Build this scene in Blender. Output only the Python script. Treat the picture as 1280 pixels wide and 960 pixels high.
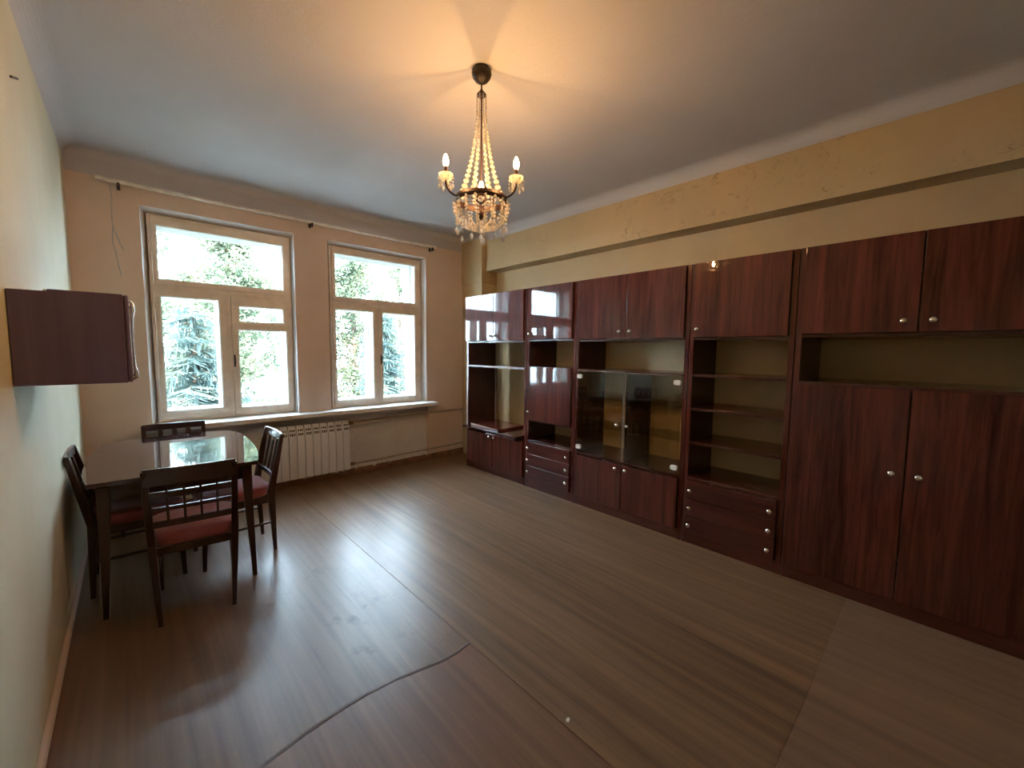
import bpy, bmesh, math, random
from mathutils import Vector, Matrix

random.seed(7)
for o in list(bpy.data.objects):
    bpy.data.objects.remove(o)
S = bpy.context.scene
COL = S.collection

# ------------------------------------------------------------------ camera
YAW, PITCH, ROLL, FPX = 0.7527, -0.0819, 0.0099, 510.36
fw = Vector((math.sin(YAW) * math.cos(PITCH), math.cos(YAW) * math.cos(PITCH), math.sin(PITCH)))
rt0 = Vector((math.cos(YAW), -math.sin(YAW), 0))
up0 = rt0.cross(fw)
rt = math.cos(ROLL) * rt0 + math.sin(ROLL) * up0
up = -math.sin(ROLL) * rt0 + math.cos(ROLL) * up0
cam = bpy.data.cameras.new('camera')
cam.sensor_fit = 'HORIZONTAL'
cam.sensor_width = 36
cam.lens = 36 * FPX / 1280
cam.clip_start = 0.02
cam.clip_end = 300
camo = bpy.data.objects.new('camera', cam)
COL.objects.link(camo)
m = Matrix((rt, up, -fw)).transposed().to_4x4()
m.translation = Vector((0, 0, 1.5))
camo.matrix_world = m
S.camera = camo

# ------------------------------------------------------------------ light and exposure
SKY_STRENGTH = 23.0
SUN_ENERGY = 26.0
BULB_STRENGTH = 600.0
W = bpy.data.worlds.new('sky')
S.world = W
W.use_nodes = True
bg = W.node_tree.nodes['Background']
bg.inputs[0].default_value = (0.66, 0.84, 1.0, 1)
bg.inputs[1].default_value = SKY_STRENGTH
sun = bpy.data.lights.new('sun', 'SUN')
sun.energy = SUN_ENERGY
sun.angle = 0.02
sun.color = (1.0, 0.93, 0.80)
suno = bpy.data.objects.new('sun', sun)
COL.objects.link(suno)
suno.rotation_euler = Vector((0.62, 0.50, -0.80)).to_track_quat('-Z', 'Y').to_euler()
suno.location = (-20, -20, 30)
vs = S.view_settings
vs.view_transform = 'Standard'
vs.look = 'None'
vs.gamma = 1
vs.use_curve_mapping = False
vs.exposure = 0.64


# ------------------------------------------------------------------ material helpers
class NT:
    def __init__(s, name):
        s.m = bpy.data.materials.new(name)
        s.m.use_nodes = True
        s.t = s.m.node_tree
        s.t.nodes.clear()
        s.out = s.n('ShaderNodeOutputMaterial')

    def n(s, kind, **kw):
        nd = s.t.nodes.new(kind)
        for k, v in kw.items():
            setattr(nd, k, v)
        return nd

    def l(s, a, b):
        s.t.links.new(a, b)

    def coords(s, scale=(1, 1, 1), rnd=False):
        tc = s.n('ShaderNodeTexCoord')
        mp = s.n('ShaderNodeMapping')
        mp.inputs['Scale'].default_value = scale
        s.l(tc.outputs['Object'], mp.inputs['Vector'])
        if rnd:
            oi = s.n('ShaderNodeObjectInfo')
            mul = s.n('ShaderNodeMath', operation='MULTIPLY')
            mul.inputs[1].default_value = 37.0
            s.l(oi.outputs['Random'], mul.inputs[0])
            cb = s.n('ShaderNodeCombineXYZ')
            for i in range(3):
                s.l(mul.outputs[0], cb.inputs[i])
            s.l(cb.outputs[0], mp.inputs['Location'])
        return mp.outputs[0]

    def noise(s, vec, scale, detail=4, rough=0.55, dist=0.0):
        nd = s.n('ShaderNodeTexNoise')
        nd.inputs['Scale'].default_value = scale
        nd.inputs['Detail'].default_value = detail
        nd.inputs['Roughness'].default_value = rough
        nd.inputs['Distortion'].default_value = dist
        if vec is not None:
            s.l(vec, nd.inputs['Vector'])
        return nd.outputs['Fac']

    def ramp(s, fac, stops):
        r = s.n('ShaderNodeValToRGB')
        e = r.color_ramp.elements
        while len(e) < len(stops):
            e.new(0.5)
        for el, (p, c) in zip(e, stops):
            el.position = p
            el.color = (*c, 1) if len(c) == 3 else c
        s.l(fac, r.inputs[0])
        return r.outputs[0]

    def mix(s, fac, a, b, mode='MIX'):
        x = s.n('ShaderNodeMix', data_type='RGBA', blend_type=mode)
        for i, v in ((0, fac), (6, a), (7, b)):
            if hasattr(v, 'links'):
                s.l(v, x.inputs[i])
            else:
                x.inputs[i].default_value = v if i == 0 else (*v, 1)
        return x.outputs[2]

    def math(s, op, a, b=0.0):
        x = s.n('ShaderNodeMath', operation=op)
        for i, v in ((0, a), (1, b)):
            if hasattr(v, 'links'):
                s.l(v, x.inputs[i])
            else:
                x.inputs[i].default_value = v
        return x.outputs[0]

    def bump(s, h, strength=0.2, dist=0.01):
        b = s.n('ShaderNodeBump')
        b.inputs['Strength'].default_value = strength
        b.inputs['Distance'].default_value = dist
        s.l(h, b.inputs['Height'])
        return b.outputs[0]

    def bsdf(s, color, rough=0.5, bump=None, **kw):
        p = s.n('ShaderNodeBsdfPrincipled')
        for k, v in (('Base Color', color), ('Roughness', rough)):
            if hasattr(v, 'links'):
                s.l(v, p.inputs[k])
            else:
                p.inputs[k].default_value = (*v, 1) if k == 'Base Color' else v
        for k, v in kw.items():
            p.inputs[k].default_value = v
        if bump is not None:
            s.l(bump, p.inputs['Normal'])
        s.l(p.outputs[0], s.out.inputs[0])
        return p


def plain(name, color, rough=0.5, var=0.12, scale=20, **kw):
    t = NT(name)
    v = t.noise(t.coords(), scale)
    a = tuple(c * (1 - var) for c in color)
    b = tuple(min(1, c * (1 + var)) for c in color)
    t.bsdf(t.ramp(v, [(0.3, a), (0.7, b)]), rough, **kw)
    return t.m


def wood(name, dark, light, axis='z', rough=0.18, coat=0.6, fine=34.0, spec=0.5):
    t = NT(name)
    sc = {'x': (0.06, 1, 1), 'y': (1, 0.06, 1), 'z': (1, 1, 0.06)}[axis]
    v = t.coords(sc, rnd=True)
    a = t.noise(v, fine, 6, 0.65, 0.6)
    b = t.noise(v, 6, 3, 0.5, 1.5)
    f = t.math('ADD', t.math('MULTIPLY', a, 0.6), t.math('MULTIPLY', b, 0.4))
    c = t.ramp(f, [(0.32, dark), (0.5, tuple((x + y) / 2 for x, y in zip(dark, light))), (0.66, light)])
    p = t.bsdf(c, rough)
    p.inputs['Coat Weight'].default_value = coat
    p.inputs['Coat Roughness'].default_value = 0.015
    p.inputs['Specular IOR Level'].default_value = spec
    return t.m


def wallpaint(name, color, crack=0.0, bump=0.25, stain=0.10):
    t = NT(name)
    v = t.coords()
    big = t.noise(v, 1.6, 5, 0.6)
    c = t.mix(t.ramp(big, [(0.35, (0, 0, 0)), (0.7, (1, 1, 1))]), color, tuple(x * (1 - stain) for x in color))
    fine = t.noise(v, 60, 5, 0.6)
    h = fine
    if crack > 0:
        d = t.noise(v, 5, 4, 0.6)
        vo = t.n('ShaderNodeTexVoronoi', feature='DISTANCE_TO_EDGE')
        vo.inputs['Scale'].default_value = 5.5
        add = t.n('ShaderNodeVectorMath', operation='ADD')
        t.l(v, add.inputs[0])
        cb = t.n('ShaderNodeCombineXYZ')
        for i in range(3):
            t.l(d, cb.inputs[i])
        t.l(cb.outputs[0], add.inputs[1])
        t.l(add.outputs[0], vo.inputs['Vector'])
        line = t.ramp(vo.outputs['Distance'], [(0.0, (1, 1, 1)), (0.022, (0, 0, 0))])
        mask = t.ramp(t.noise(v, 2.2, 4, 0.7), [(0.52, (0, 0, 0)), (0.60, (1, 1, 1))])
        lm = t.mix(1.0, line, mask, 'MULTIPLY')
        lmf = t.n('ShaderNodeRGBToBW')
        t.l(lm, lmf.inputs[0])
        c = t.mix(t.math('MULTIPLY', lmf.outputs[0], crack), c, tuple(x * 0.35 for x in color))
        h = t.math('SUBTRACT', fine, t.math('MULTIPLY', lmf.outputs[0], 1.5))
    t.bsdf(c, 0.75, t.bump(h, bump, 0.006))
    return t.m


def thin_glass(name, tint, refl=0.35, rough=0.0):
    t = NT(name)
    tr = t.n('ShaderNodeBsdfTransparent')
    tr.inputs[0].default_value = (*tint, 1)
    gl = t.n('ShaderNodeBsdfGlossy')
    gl.inputs['Roughness'].default_value = rough
    lw = t.n('ShaderNodeLayerWeight')
    lw.inputs[0].default_value = 0.5
    fac = t.math('ADD', t.math('MULTIPLY', t.math('POWER', lw.outputs['Facing'], 4.0), 0.7), refl * 0.5)
    mx = t.n('ShaderNodeMixShader')
    t.l(fac, mx.inputs[0])
    t.l(tr.outputs[0], mx.inputs[1])
    t.l(gl.outputs[0], mx.inputs[2])
    t.l(mx.outputs[0], t.out.inputs[0])
    return t.m


def leafmat(name, stops):
    t = NT(name)
    f = t.noise(t.coords(), 1.7, 4, 0.7)
    c = t.ramp(f, stops)  # cool shaded and yellowish sunlit tones are mixed into the foliage colour
    d = t.n('ShaderNodeBsdfDiffuse')
    tl = t.n('ShaderNodeBsdfTranslucent')
    t.l(c, d.inputs[0])
    t.l(c, tl.inputs[0])
    mx = t.n('ShaderNodeMixShader')
    mx.inputs[0].default_value = 0.45
    t.l(d.outputs[0], mx.inputs[1])
    t.l(tl.outputs[0], mx.inputs[2])
    t.l(mx.outputs[0], t.out.inputs[0])
    return t.m


def linoleum(name, dark, light, rlo=0.27, rhi=0.42, worn=None):
    t = NT(name)
    v = t.coords((1, 0.035, 1))
    a = t.noise(v, 26, 6, 0.62, 0.3)
    b = t.noise(v, 5, 3, 0.5, 0.8)
    f = t.math('ADD', t.math('MULTIPLY', a, 0.55), t.math('MULTIPLY', b, 0.45))
    c = t.ramp(f, [(0.34, dark), (0.66, light)])
    w = t.coords((1, 1, 1))
    st = t.ramp(t.noise(w, 3.3, 6, 0.72), [(0.57, (0, 0, 0)), (0.64, (1, 1, 1))])
    bwn = t.n('ShaderNodeRGBToBW')
    t.l(st, bwn.inputs[0])
    if worn:
        ds = t.n('ShaderNodeVectorMath', operation='DISTANCE')
        t.l(w, ds.inputs[0])
        ds.inputs[1].default_value = worn
        near = t.n('ShaderNodeMapRange')
        near.inputs[1].default_value, near.inputs[2].default_value = 0.35, 1.0
        near.inputs[3].default_value, near.inputs[4].default_value = 1.0, 0.0
        t.l(ds.outputs['Value'], near.inputs[0])
        wf = near.outputs[0]
    else:
        wf = 0.0
    wear = t.math('MULTIPLY', bwn.outputs[0], wf)
    c = t.mix(t.math('MULTIPLY', wear, 0.45), c, tuple(x * 0.55 for x in dark))
    n2 = t.noise(w, 2.4, 5, 0.7)
    r = t.math('ADD', t.math('MULTIPLY', n2, rhi - rlo), rlo)
    r = t.math('ADD', r, t.math('MULTIPLY', wear, 0.15))
    hb = t.math('ADD', t.math('ADD', t.noise(w, 1.3, 2, 0.5), t.math('MULTIPLY', a, 0.05)), t.math('MULTIPLY', t.noise(w, 11, 5, 0.65), 0.10))
    p = t.bsdf(c, r, t.bump(hb, 0.12, 0.05))
    p.inputs['Specular IOR Level'].default_value = 0.6
    return t.m


MAT = {}
MAT['mahogany'] = wood('mahogany_veneer', (0.024, 0.0055, 0.005), (0.145, 0.034, 0.023), 'z', 0.35, 1.0, 34, 0.05)
MAT['mahogany_h'] = wood('mahogany_veneer_flat_grain', (0.040, 0.0085, 0.007), (0.100, 0.023, 0.016), 'y', 0.35, 0.8, 40, 0.05)
MAT['mahogany_x'] = wood('mahogany_shelf', (0.030, 0.009, 0.008), (0.095, 0.028, 0.020), 'y', 0.25, 0.4)
MAT['carcass'] = wood('dark_carcass', (0.022, 0.006, 0.006), (0.065, 0.018, 0.015), 'z', 0.3, 0.25)
MAT['plum'] = wood('plum_side_panel', (0.120, 0.085, 0.165), (0.195, 0.145, 0.250), 'z', 0.35, 0.2, 18)
MAT['red_board'] = wood('red_brown_board', (0.09, 0.014, 0.010), (0.20, 0.040, 0.024), 'y', 0.25, 0.5)
MAT['table'] = wood('dark_lacquered_table', (0.030, 0.017, 0.018), (0.070, 0.040, 0.040), 'y', 0.07, 0.7, 20, 0.4)
MAT['chair'] = wood('chair_wood', (0.018, 0.007, 0.006), (0.060, 0.022, 0.016), 'z', 0.3, 0.4)
MAT['edge'] = plain('pale_edge_lit', (0.34, 0.28, 0.27), 0.3)  # pale tone includes window light reflected off the panel edges
MAT['chrome'] = plain('bright_metal', (0.82, 0.80, 0.76), 0.18, 0.03, Metallic=1.0)
MAT['hinge'] = plain('silver_clip', (0.72, 0.72, 0.70), 0.35, 0.05)
MAT['yellow'] = wallpaint('yellow_wall_paint', (0.54, 0.40, 0.21), 0.0)
MAT['beam'] = wallpaint('yellow_beam_paint', (0.54, 0.40, 0.21), 0.75, 0.4)
MAT['cream'] = wallpaint('pale_cream_wall_paint', (0.70, 0.66, 0.49), 0.0)
MAT['tan'] = wallpaint('tan_wall_paint', (0.76, 0.62, 0.51), 0.0)
MAT['grey_plaster'] = wallpaint('grey_plaster', (0.84, 0.84, 0.84), 0.3, 0.5, 0.2)
MAT['ceiling'] = wallpaint('ceiling_whitewash', (0.53, 0.53, 0.55), 0.0, 0.3, 0.06)
MAT['reveal'] = plain('white_reveal_paint', (0.78, 0.80, 0.80), 0.5, 0.06, 6)
MAT['frame'] = plain('aged_cream_frame_paint', (0.82, 0.73, 0.62), 0.4, 0.10, 9)
MAT['frame_out'] = plain('white_outer_frame_paint', (0.78, 0.82, 0.80), 0.5, 0.08, 9)
MAT['radiator'] = plain('white_radiator_enamel', (0.82, 0.87, 0.95), 0.3, 0.02)
MAT['pipe'] = plain('painted_pipe', (0.44, 0.38, 0.29), 0.5, 0.15, 14)
MAT['brown_base'] = plain('brown_baseboard_paint', (0.24, 0.125, 0.075), 0.5, 0.3, 9)
MAT['rod'] = plain('rod_wood', (0.78, 0.75, 0.68), 0.55, 0.15, 12)
MAT['iron'] = plain('dark_iron', (0.035, 0.028, 0.025), 0.5, 0.2)
MAT['bronze'] = plain('dark_bronze', (0.050, 0.020, 0.014), 0.45, 0.2, 30, Metallic=0.3)
MAT['dark_bronze'] = plain('blackened_bronze', (0.016, 0.010, 0.008), 0.5, 0.2, 30)
MAT['back'] = plain('tan_back_board', (0.80, 0.62, 0.36), 0.6, 0.06, 4)
MAT['pane'] = thin_glass('window_glass', (0.985, 0.996, 1.0), 0.04)
MAT['smoke'] = thin_glass('smoked_glass', (0.90, 0.89, 0.84), 0.14)
MAT['shelf_glass'] = thin_glass('shelf_glass', (0.95, 0.97, 0.95), 0.04)
MAT['lino_a'] = linoleum('brown_linoleum', (0.120, 0.066, 0.040), (0.235, 0.142, 0.088), 0.27, 0.42, (0.85, 2.35, 0.0))
MAT['lino_b'] = linoleum('red_brown_linoleum', (0.130, 0.062, 0.037), (0.240, 0.130, 0.078))
MAT['lino_c'] = linoleum('tan_linoleum', (0.105, 0.055, 0.027), (0.285, 0.165, 0.086), 0.285, 0.46)
MAT['lino_d'] = linoleum('light_tan_linoleum', (0.165, 0.096, 0.055), (0.285, 0.178, 0.105), 0.29, 0.46)
MAT['ridge'] = plain('scuffed_ridge', (0.125, 0.082, 0.060), 0.55, 0.2, 15)
MAT['seam'] = plain('dark_seam', (0.05, 0.03, 0.022), 0.7)
MAT['chip'] = plain('white_chip', (0.8, 0.78, 0.72), 0.7)
MAT['bark'] = plain('bark', (0.11, 0.075, 0.05), 0.9, 0.4, 8)
MAT['spruce'] = leafmat('blue_spruce_sun_shade_tones', [(0.3, (0.042, 0.070, 0.068)), (0.5, (0.095, 0.135, 0.125)), (0.72, (0.22, 0.24, 0.16))])
MAT['leaf'] = leafmat('leaves_sun_shade_tones', [(0.3, (0.050, 0.080, 0.060)), (0.5, (0.135, 0.165, 0.105)), (0.72, (0.30, 0.30, 0.18))])
MAT['ground'] = plain('pale_ground', (0.22, 0.22, 0.21), 0.9, 0.4, 0.8)
MAT['exterior'] = plain('exterior_plaster', (0.55, 0.50, 0.42), 0.8)


def fabric():
    t = NT('red_seat_fabric')
    v = t.coords()
    f = t.noise(v, 140, 3, 0.6)
    g = t.noise(v, 9, 4, 0.6)
    c = t.mix(0.5, t.ramp(f, [(0.3, (0.23, 0.030, 0.032)), (0.7, (0.40, 0.075, 0.075))]),
              t.ramp(g, [(0.3, (0.19, 0.028, 0.03)), (0.7, (0.34, 0.085, 0.08))]))
    p = t.bsdf(c, 0.85, t.bump(f, 0.3, 0.002))
    p.inputs['Sheen Weight'].default_value = 0.4
    return t.m


MAT['fabric'] = fabric()


def crystal():
    t = NT('cut_crystal')
    g = t.n('ShaderNodeBsdfGlass')
    g.inputs['IOR'].default_value = 1.52
    g.inputs['Roughness'].default_value = 0.02
    d = t.n('ShaderNodeBsdfTranslucent')
    d.inputs[0].default_value = (0.95, 0.90, 0.80, 1)
    gl = t.n('ShaderNodeBsdfGlossy')
    gl.inputs['Roughness'].default_value = 0.08
    m1 = t.n('ShaderNodeMixShader')
    m1.inputs[0].default_value = 0.45
    t.l(g.outputs[0], m1.inputs[1])
    t.l(d.outputs[0], m1.inputs[2])
    m2 = t.n('ShaderNodeMixShader')
    m2.inputs[0].default_value = 0.2
    t.l(m1.outputs[0], m2.inputs[1])
    t.l(gl.outputs[0], m2.inputs[2])
    t.l(m2.outputs[0], t.out.inputs[0])
    return t.m


MAT['crystal'] = crystal()


def bulbmat():
    t = NT('lit_bulb')
    e = t.n('ShaderNodeEmission')
    e.inputs[0].default_value = (1.0, 0.52, 0.19, 1)
    e.inputs[1].default_value = BULB_STRENGTH
    t.l(e.outputs[0], t.out.inputs[0])
    return t.m


MAT['bulb'] = bulbmat()


# ------------------------------------------------------------------ mesh helpers
class MB:
    """collects shapes, built as one mesh object"""

    def __init__(s):
        s.v, s.f, s.sm = [], [], []

    def add(s, vs, fs, smooth=False):
        b = len(s.v)
        s.v += [tuple(p) for p in vs]
        s.f += [tuple(b + i for i in f) for f in fs]
        s.sm += [smooth] * len(fs)
        return s

    def box(s, x0, x1, y0, y1, z0, z1):
        vs = [(x, y, z) for z in (z0, z1) for y in (y0, y1) for x in (x0, x1)]
        return s.add(vs, [(0, 2, 3, 1), (4, 5, 7, 6), (0, 1, 5, 4), (2, 6, 7, 3), (0, 4, 6, 2), (1, 3, 7, 5)])

    def ring_tube(s, rings, closed_ends=True, smooth=True, loop=False):
        n = len(rings[0])
        vs = [p for r in rings for p in r]
        fs = []
        m = len(rings)
        for i in range(m if loop else m - 1):
            for j in range(n):
                k = (j + 1) % n
                i2 = (i + 1) % m
                fs.append((i * n + j, i * n + k, i2 * n + k, i2 * n + j))
        s.add(vs, fs, smooth)
        if closed_ends and not loop:
            s.add(rings[0], [tuple(reversed(range(n)))])
            s.add(rings[-1], [tuple(range(n))])
        return s

    def tube(s, pts, rad, n=8, smooth=True):
        pts = [Vector(p) for p in pts]
        rads = rad if isinstance(rad, (list, tuple)) else [rad] * len(pts)
        rings = []
        ref = None
        for i, p in enumerate(pts):
            d = (pts[min(i + 1, len(pts) - 1)] - pts[max(i - 1, 0)]).normalized()
            if ref is None:
                ref = Vector((0, 0, 1)) if abs(d.z) < 0.9 else Vector((1, 0, 0))
            a = d.cross(ref).normalized()
            b = d.cross(a).normalized()
            ref = -b if False else a.cross(d)
            rings.append([p + rads[i] * (math.cos(2 * math.pi * j / n) * a + math.sin(2 * math.pi * j / n) * b) for j in range(n)])
        return s.ring_tube(rings, True, smooth)

    def lathe(s, prof, n=16, axis='z', c=(0, 0, 0), smooth=True):
        rings = []
        for r, h in prof:
            ring = []
            for j in range(n):
                a = 2 * math.pi * j / n
                u, w = r * math.cos(a), r * math.sin(a)
                p = {'z': (u, w, h), 'x': (h, u, w), 'y': (w, h, u)}[axis]
                ring.append((c[0] + p[0], c[1] + p[1], c[2] + p[2]))
            rings.append(ring)
        return s.ring_tube(rings, True, smooth)

    def loft(s, secs, smooth=False):
        """secs: list of (cx, cy, cz, hx, hy) horizontal rectangles"""
        rings = [[(cx - hx, cy - hy, cz), (cx + hx, cy - hy, cz), (cx + hx, cy + hy, cz), (cx - hx, cy + hy, cz)]
                 for cx, cy, cz, hx, hy in secs]
        return s.ring_tube(rings, True, smooth)

    def prism(s, outline, z0, z1, smooth=False):
        n = len(outline)
        vs = [(x, y, z0) for x, y in outline] + [(x, y, z1) for x, y in outline]
        s.add(vs, [tuple(reversed(range(n))), tuple(range(n, 2 * n))])
        s.add(vs, [(i, (i + 1) % n, n + (i + 1) % n, n + i) for i in range(n)], smooth)
        return s

    def mesh(s, name, mat):
        me = bpy.data.meshes.new(name)
        me.from_pydata(s.v, [], s.f)
        me.materials.append(MAT[mat] if isinstance(mat, str) else mat)
        me.polygons.foreach_set('use_smooth', s.sm)
        bm = bmesh.new()
        bm.from_mesh(me)
        bmesh.ops.recalc_face_normals(bm, faces=bm.faces)
        bm.to_mesh(me)
        bm.free()
        me.update()
        return me

    def build(s, name, mat, parent=None, bevel=0.0, loc=None, seg=2):
        o = bpy.data.objects.new(name, s.mesh(name, mat))
        COL.objects.link(o)
        if parent is not None:
            o.parent = parent
        if loc is not None:
            o.location = loc
        if bevel > 0:
            md = o.modifiers.new('bevel', 'BEVEL')
            md.width = bevel
            md.segments = seg
            md.limit_method = 'ANGLE'
            md.angle_limit = 0.6
        return o


def tag(o, label, cat, group=None, kind=None):
    o['label'] = label
    o['category'] = cat
    if group:
        o['group'] = group
    if kind:
        o['kind'] = kind
    return o


def thing(name, label, cat, loc=(0, 0, 0), rz=0, group=None, kind=None):
    o = bpy.data.objects.new(name, None)
    o.empty_display_size = 0.1
    COL.objects.link(o)
    o.location = loc
    o.rotation_euler = (0, 0, rz)
    return tag(o, label, cat, group, kind)


def share(name, me, parent, loc=(0, 0, 0), rz=0.0):
    o = bpy.data.objects.new(name, me)
    COL.objects.link(o)
    o.parent = parent
    o.location = loc
    o.rotation_euler = (0, 0, rz)
    return o


def B(*a):
    return MB().box(*a)


# ------------------------------------------------------------------ room shell
XL, XR, YB, YF, ZC = -0.306, 3.78, 4.812, -2.0, 3.06
XBEAM, ZBEAM = 3.575, 2.565
Z0W, Z1W = 0.80, 2.707
W1 = (0.122, 1.326)
W2 = (1.669, 2.922)
YO = 5.27

fl = tag(B(XL - 0.2, XR + 0.2, YF - 0.2, YO, -0.25, -0.006).build('floor', 'seam'),
         'brown worn linoleum floor laid in large sheets with seams', 'floor', kind='structure')
# linoleum sheets
SX = 1.207


def sheet(x0, x1, y0, y1, mat, top=0.0):
    MB().box(x0, x1, y0, y1, -0.006, top).build('linoleum_sheet', mat, fl, 0.0015)


EDGE = [(-0.306, 1.50), (-0.05, 1.535), (0.12, 1.565), (0.284, 1.594), (0.43, 1.622), (0.561, 1.638), (0.69, 1.640), (0.802, 1.630), (0.92, 1.604), (1.029, 1.582), (1.12, 1.578), (1.2055, 1.590)]
MB().prism([(x, y + 0.0005) for x, y in EDGE] + [(SX - 0.0015, YB + 0.12), (XL, YB + 0.12)], -0.006, 0.0).build('linoleum_sheet', 'lino_a', fl)
MB().prism([(XL, YF), (SX - 0.0015, YF)] + [(x, y - 0.0005) for x, y in reversed(EDGE)], -0.006, 0.0).build('linoleum_sheet', 'lino_b', fl)
sheet(SX + 0.0015, XR, 0.331, YB + 0.12, 'lino_c', 0.0)
sheet(SX + 0.0015, XR, YF, 0.3305, 'lino_d', 0.0008)
# the buckled edge where two sheets meet
rg = MB()
rings = []
for i in range(len(EDGE)):
    u = i / 11
    x, yc = EDGE[i]
    h = 0.0016 + 0.0005 * math.sin(u * 17)
    rings.append([(x, yc - 0.016, -0.002), (x, yc - 0.008, h * 0.7), (x, yc, h), (x, yc + 0.006, h * 0.6), (x, yc + 0.012, -0.002)])
rg.ring_tube(rings, True, True)
rg.build('linoleum_ridge', 'ridge', fl)

# ceiling: flat field and rounded cove along the walls
ce = tag(B(XL - 0.2, XR + 0.2, YF - 0.2, YO, ZC, ZC + 0.25).build('ceiling', 'ceiling'),
         'grey white plaster ceiling with rounded edges', 'ceiling', kind='structure')


def cove(name, a, b, nrm, r, label):
    """quarter round filling the corner between wall line a-b (at ZC) and ceiling; nrm points into the room"""
    a, b, nrm = Vector(a), Vector(b), Vector(nrm)
    rings = []
    for p in (a, b):
        ring = [p + Vector((0, 0, ZC + 0.01)) - nrm * 0.01]
        for i in range(9):
            t = math.pi / 2 * i / 8
            ring.append(p + nrm * (r - r * math.cos(t)) + Vector((0, 0, ZC - r + r * math.sin(t))))
        rings.append(ring)
    o = MB().ring_tube(rings, True, True).build(name, 'ceiling')
    for p in o.data.polygons:
        p.use_smooth = False
    return tag(o, label, 'cove', kind='structure')


cove('trim_1', (XL, YF, 0), (XL, YB, 0), (1, 0, 0), 0.09, 'grey white cove between the cream left wall and ceiling')
cove('trim_2', (XL, YB, 0), (XBEAM, YB, 0), (0, -1, 0), 0.08, 'grey white cove above the windows')
cove('trim_3', (XBEAM, YF, 0), (XBEAM, YB, 0), (-1, 0, 0), 0.10, 'grey white cove above the yellow beam')

tag(B(XL - 0.2, XL, YF - 0.2, YO, -0.1, ZC + 0.1).build('wall_left', 'cream'),
    'pale cream painted left wall with small marks', 'wall', kind='structure')
tag(B(XR, XR + 0.2, YF - 0.2, YO, -0.1, ZC + 0.1).build('wall_right', 'yellow'),
    'yellow painted wall behind the mahogany wall units', 'wall', kind='structure')
tag(B(XL, XR, YF - 0.2, YF, -0.1, ZC + 0.1).build('wall_front', 'cream'),
    'cream painted wall opposite the windows', 'wall', kind='structure')

# window wall with two openings and the niche below the sill
NX0, NX1, NZ0, NZ1 = 0.10, 2.945, 0.085, 0.745
wb = MB()
xs = [XL, NX0, W1[0], W1[1], W2[0], W2[1], NX1, XR]
zs = [-0.1, NZ0, NZ1, Z0W, Z1W, ZC + 0.05]
for i in range(len(xs) - 1):
    for k in range(len(zs) - 1):
        xa, xb, za, zb = xs[i], xs[i + 1], zs[k], zs[k + 1]
        if za == Z0W and ((xa, xb) == W1 or (xa, xb) == W2):
            continue
        y0 = YB
        if NZ0 <= za < NZ1 and xa >= NX0 and xb <= NX1:
            y0 = YB + 0.07
        wb.box(xa, xb, y0, YO, za, zb)
wbo = tag(wb.build('wall_back', 'tan'), 'tan painted wall with the two windows', 'wall', kind='structure')
B(NX0, NX1, YB + 0.06, YB + 0.07, NZ0, NZ1).build('niche_plaster', 'grey_plaster', wbo)['label'] = 'bare grey plaster of the radiator niche'
# grey whitewash band above the rod
B(XL, 3.5, YB - 0.002, YB, 2.875, ZC).build('whitewash_band', 'ceiling', wbo)
# plaster crack
ck = MB()
for pts in ([(-0.05, 2.83), (-0.043, 2.72), (-0.05, 2.62), (-0.046, 2.5), (-0.055, 2.38), (-0.035, 2.25), (-0.012, 2.09)],
            [(-0.046, 2.5), (-0.01, 2.36), (0.012, 2.31)]):
    ck.tube([(x, YB + 0.001, z) for x, z in pts], 0.004, 5)
ck.build('plaster_crack', 'ceiling', wbo)

# beam and pilaster on the right wall
tag(B(XBEAM, XR, YF, YB, ZBEAM, ZC + 0.02).build('ceiling_beam', 'beam'),
    'yellow beam with cracked paint running above the wall units', 'beam', kind='structure')
pl = tag(B(3.505, XR, 4.36, YB, 2.41, ZC - 0.06).build('trim_4', 'yellow', None, 0.004),
         'yellow pilaster in the corner beside the window wall', 'pilaster', kind='structure')
B(3.520, XR, 4.372, YB, 0.0, 2.41).build('pilaster_shaft', 'yellow', pl)

# baseboards
bb = tag(B(XL, NX1 + 0.02, YB - 0.028, YB, 0.0, 0.075).build('baseboard_back', 'brown_base', None, 0.008),
         'worn brown baseboard below the radiator niche', 'baseboard', kind='structure')
B(NX1 + 0.02, 3.52, YB - 0.024, YB, 0.0, 0.075).build('board', 'brown_base', bb, 0.008)
tag(B(XL, XL + 0.018, YF, YB - 0.03, 0.0, 0.05).build('baseboard_left', 'tan', None, 0.006),
    'low tan baseboard along the cream left wall', 'baseboard', kind='structure')

# crumbled plaster ledge at the foot of the niche
ld = MB()
rings = []
rr = random.Random(3)
for i in range(70):
    x = 0.9 + i * (3.05 - 0.9) / 69
    h = 0.075 + rr.random() * 0.028
    d = rr.random() * 0.02
    rings.append([(x, YB + 0.065, 0.06), (x, YB - 0.012 - d, 0.06), (x, YB - 0.010 - d * 0.6, h - 0.012), (x, YB + 0.015, h), (x, YB + 0.065, h + 0.012)])
ld.ring_tube(rings, True, False)
tag(ld.build('trim_5', 'grey_plaster'), 'crumbled plaster ledge at the foot of the niche', 'plaster', kind='structure')


# ------------------------------------------------------------------ windows
def bars(mb, rect, hole, y0, y1):
    (xa, xb, za, zb), (ha, hb, hc, hd) = rect, hole
    mb.box(xa, xb, y0, y1, za, hc)
    mb.box(xa, xb, y0, y1, hd, zb)
    mb.box(xa, ha, y0, y1, hc, hd)
    mb.box(hb, xb, y0, y1, hc, hd)


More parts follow.
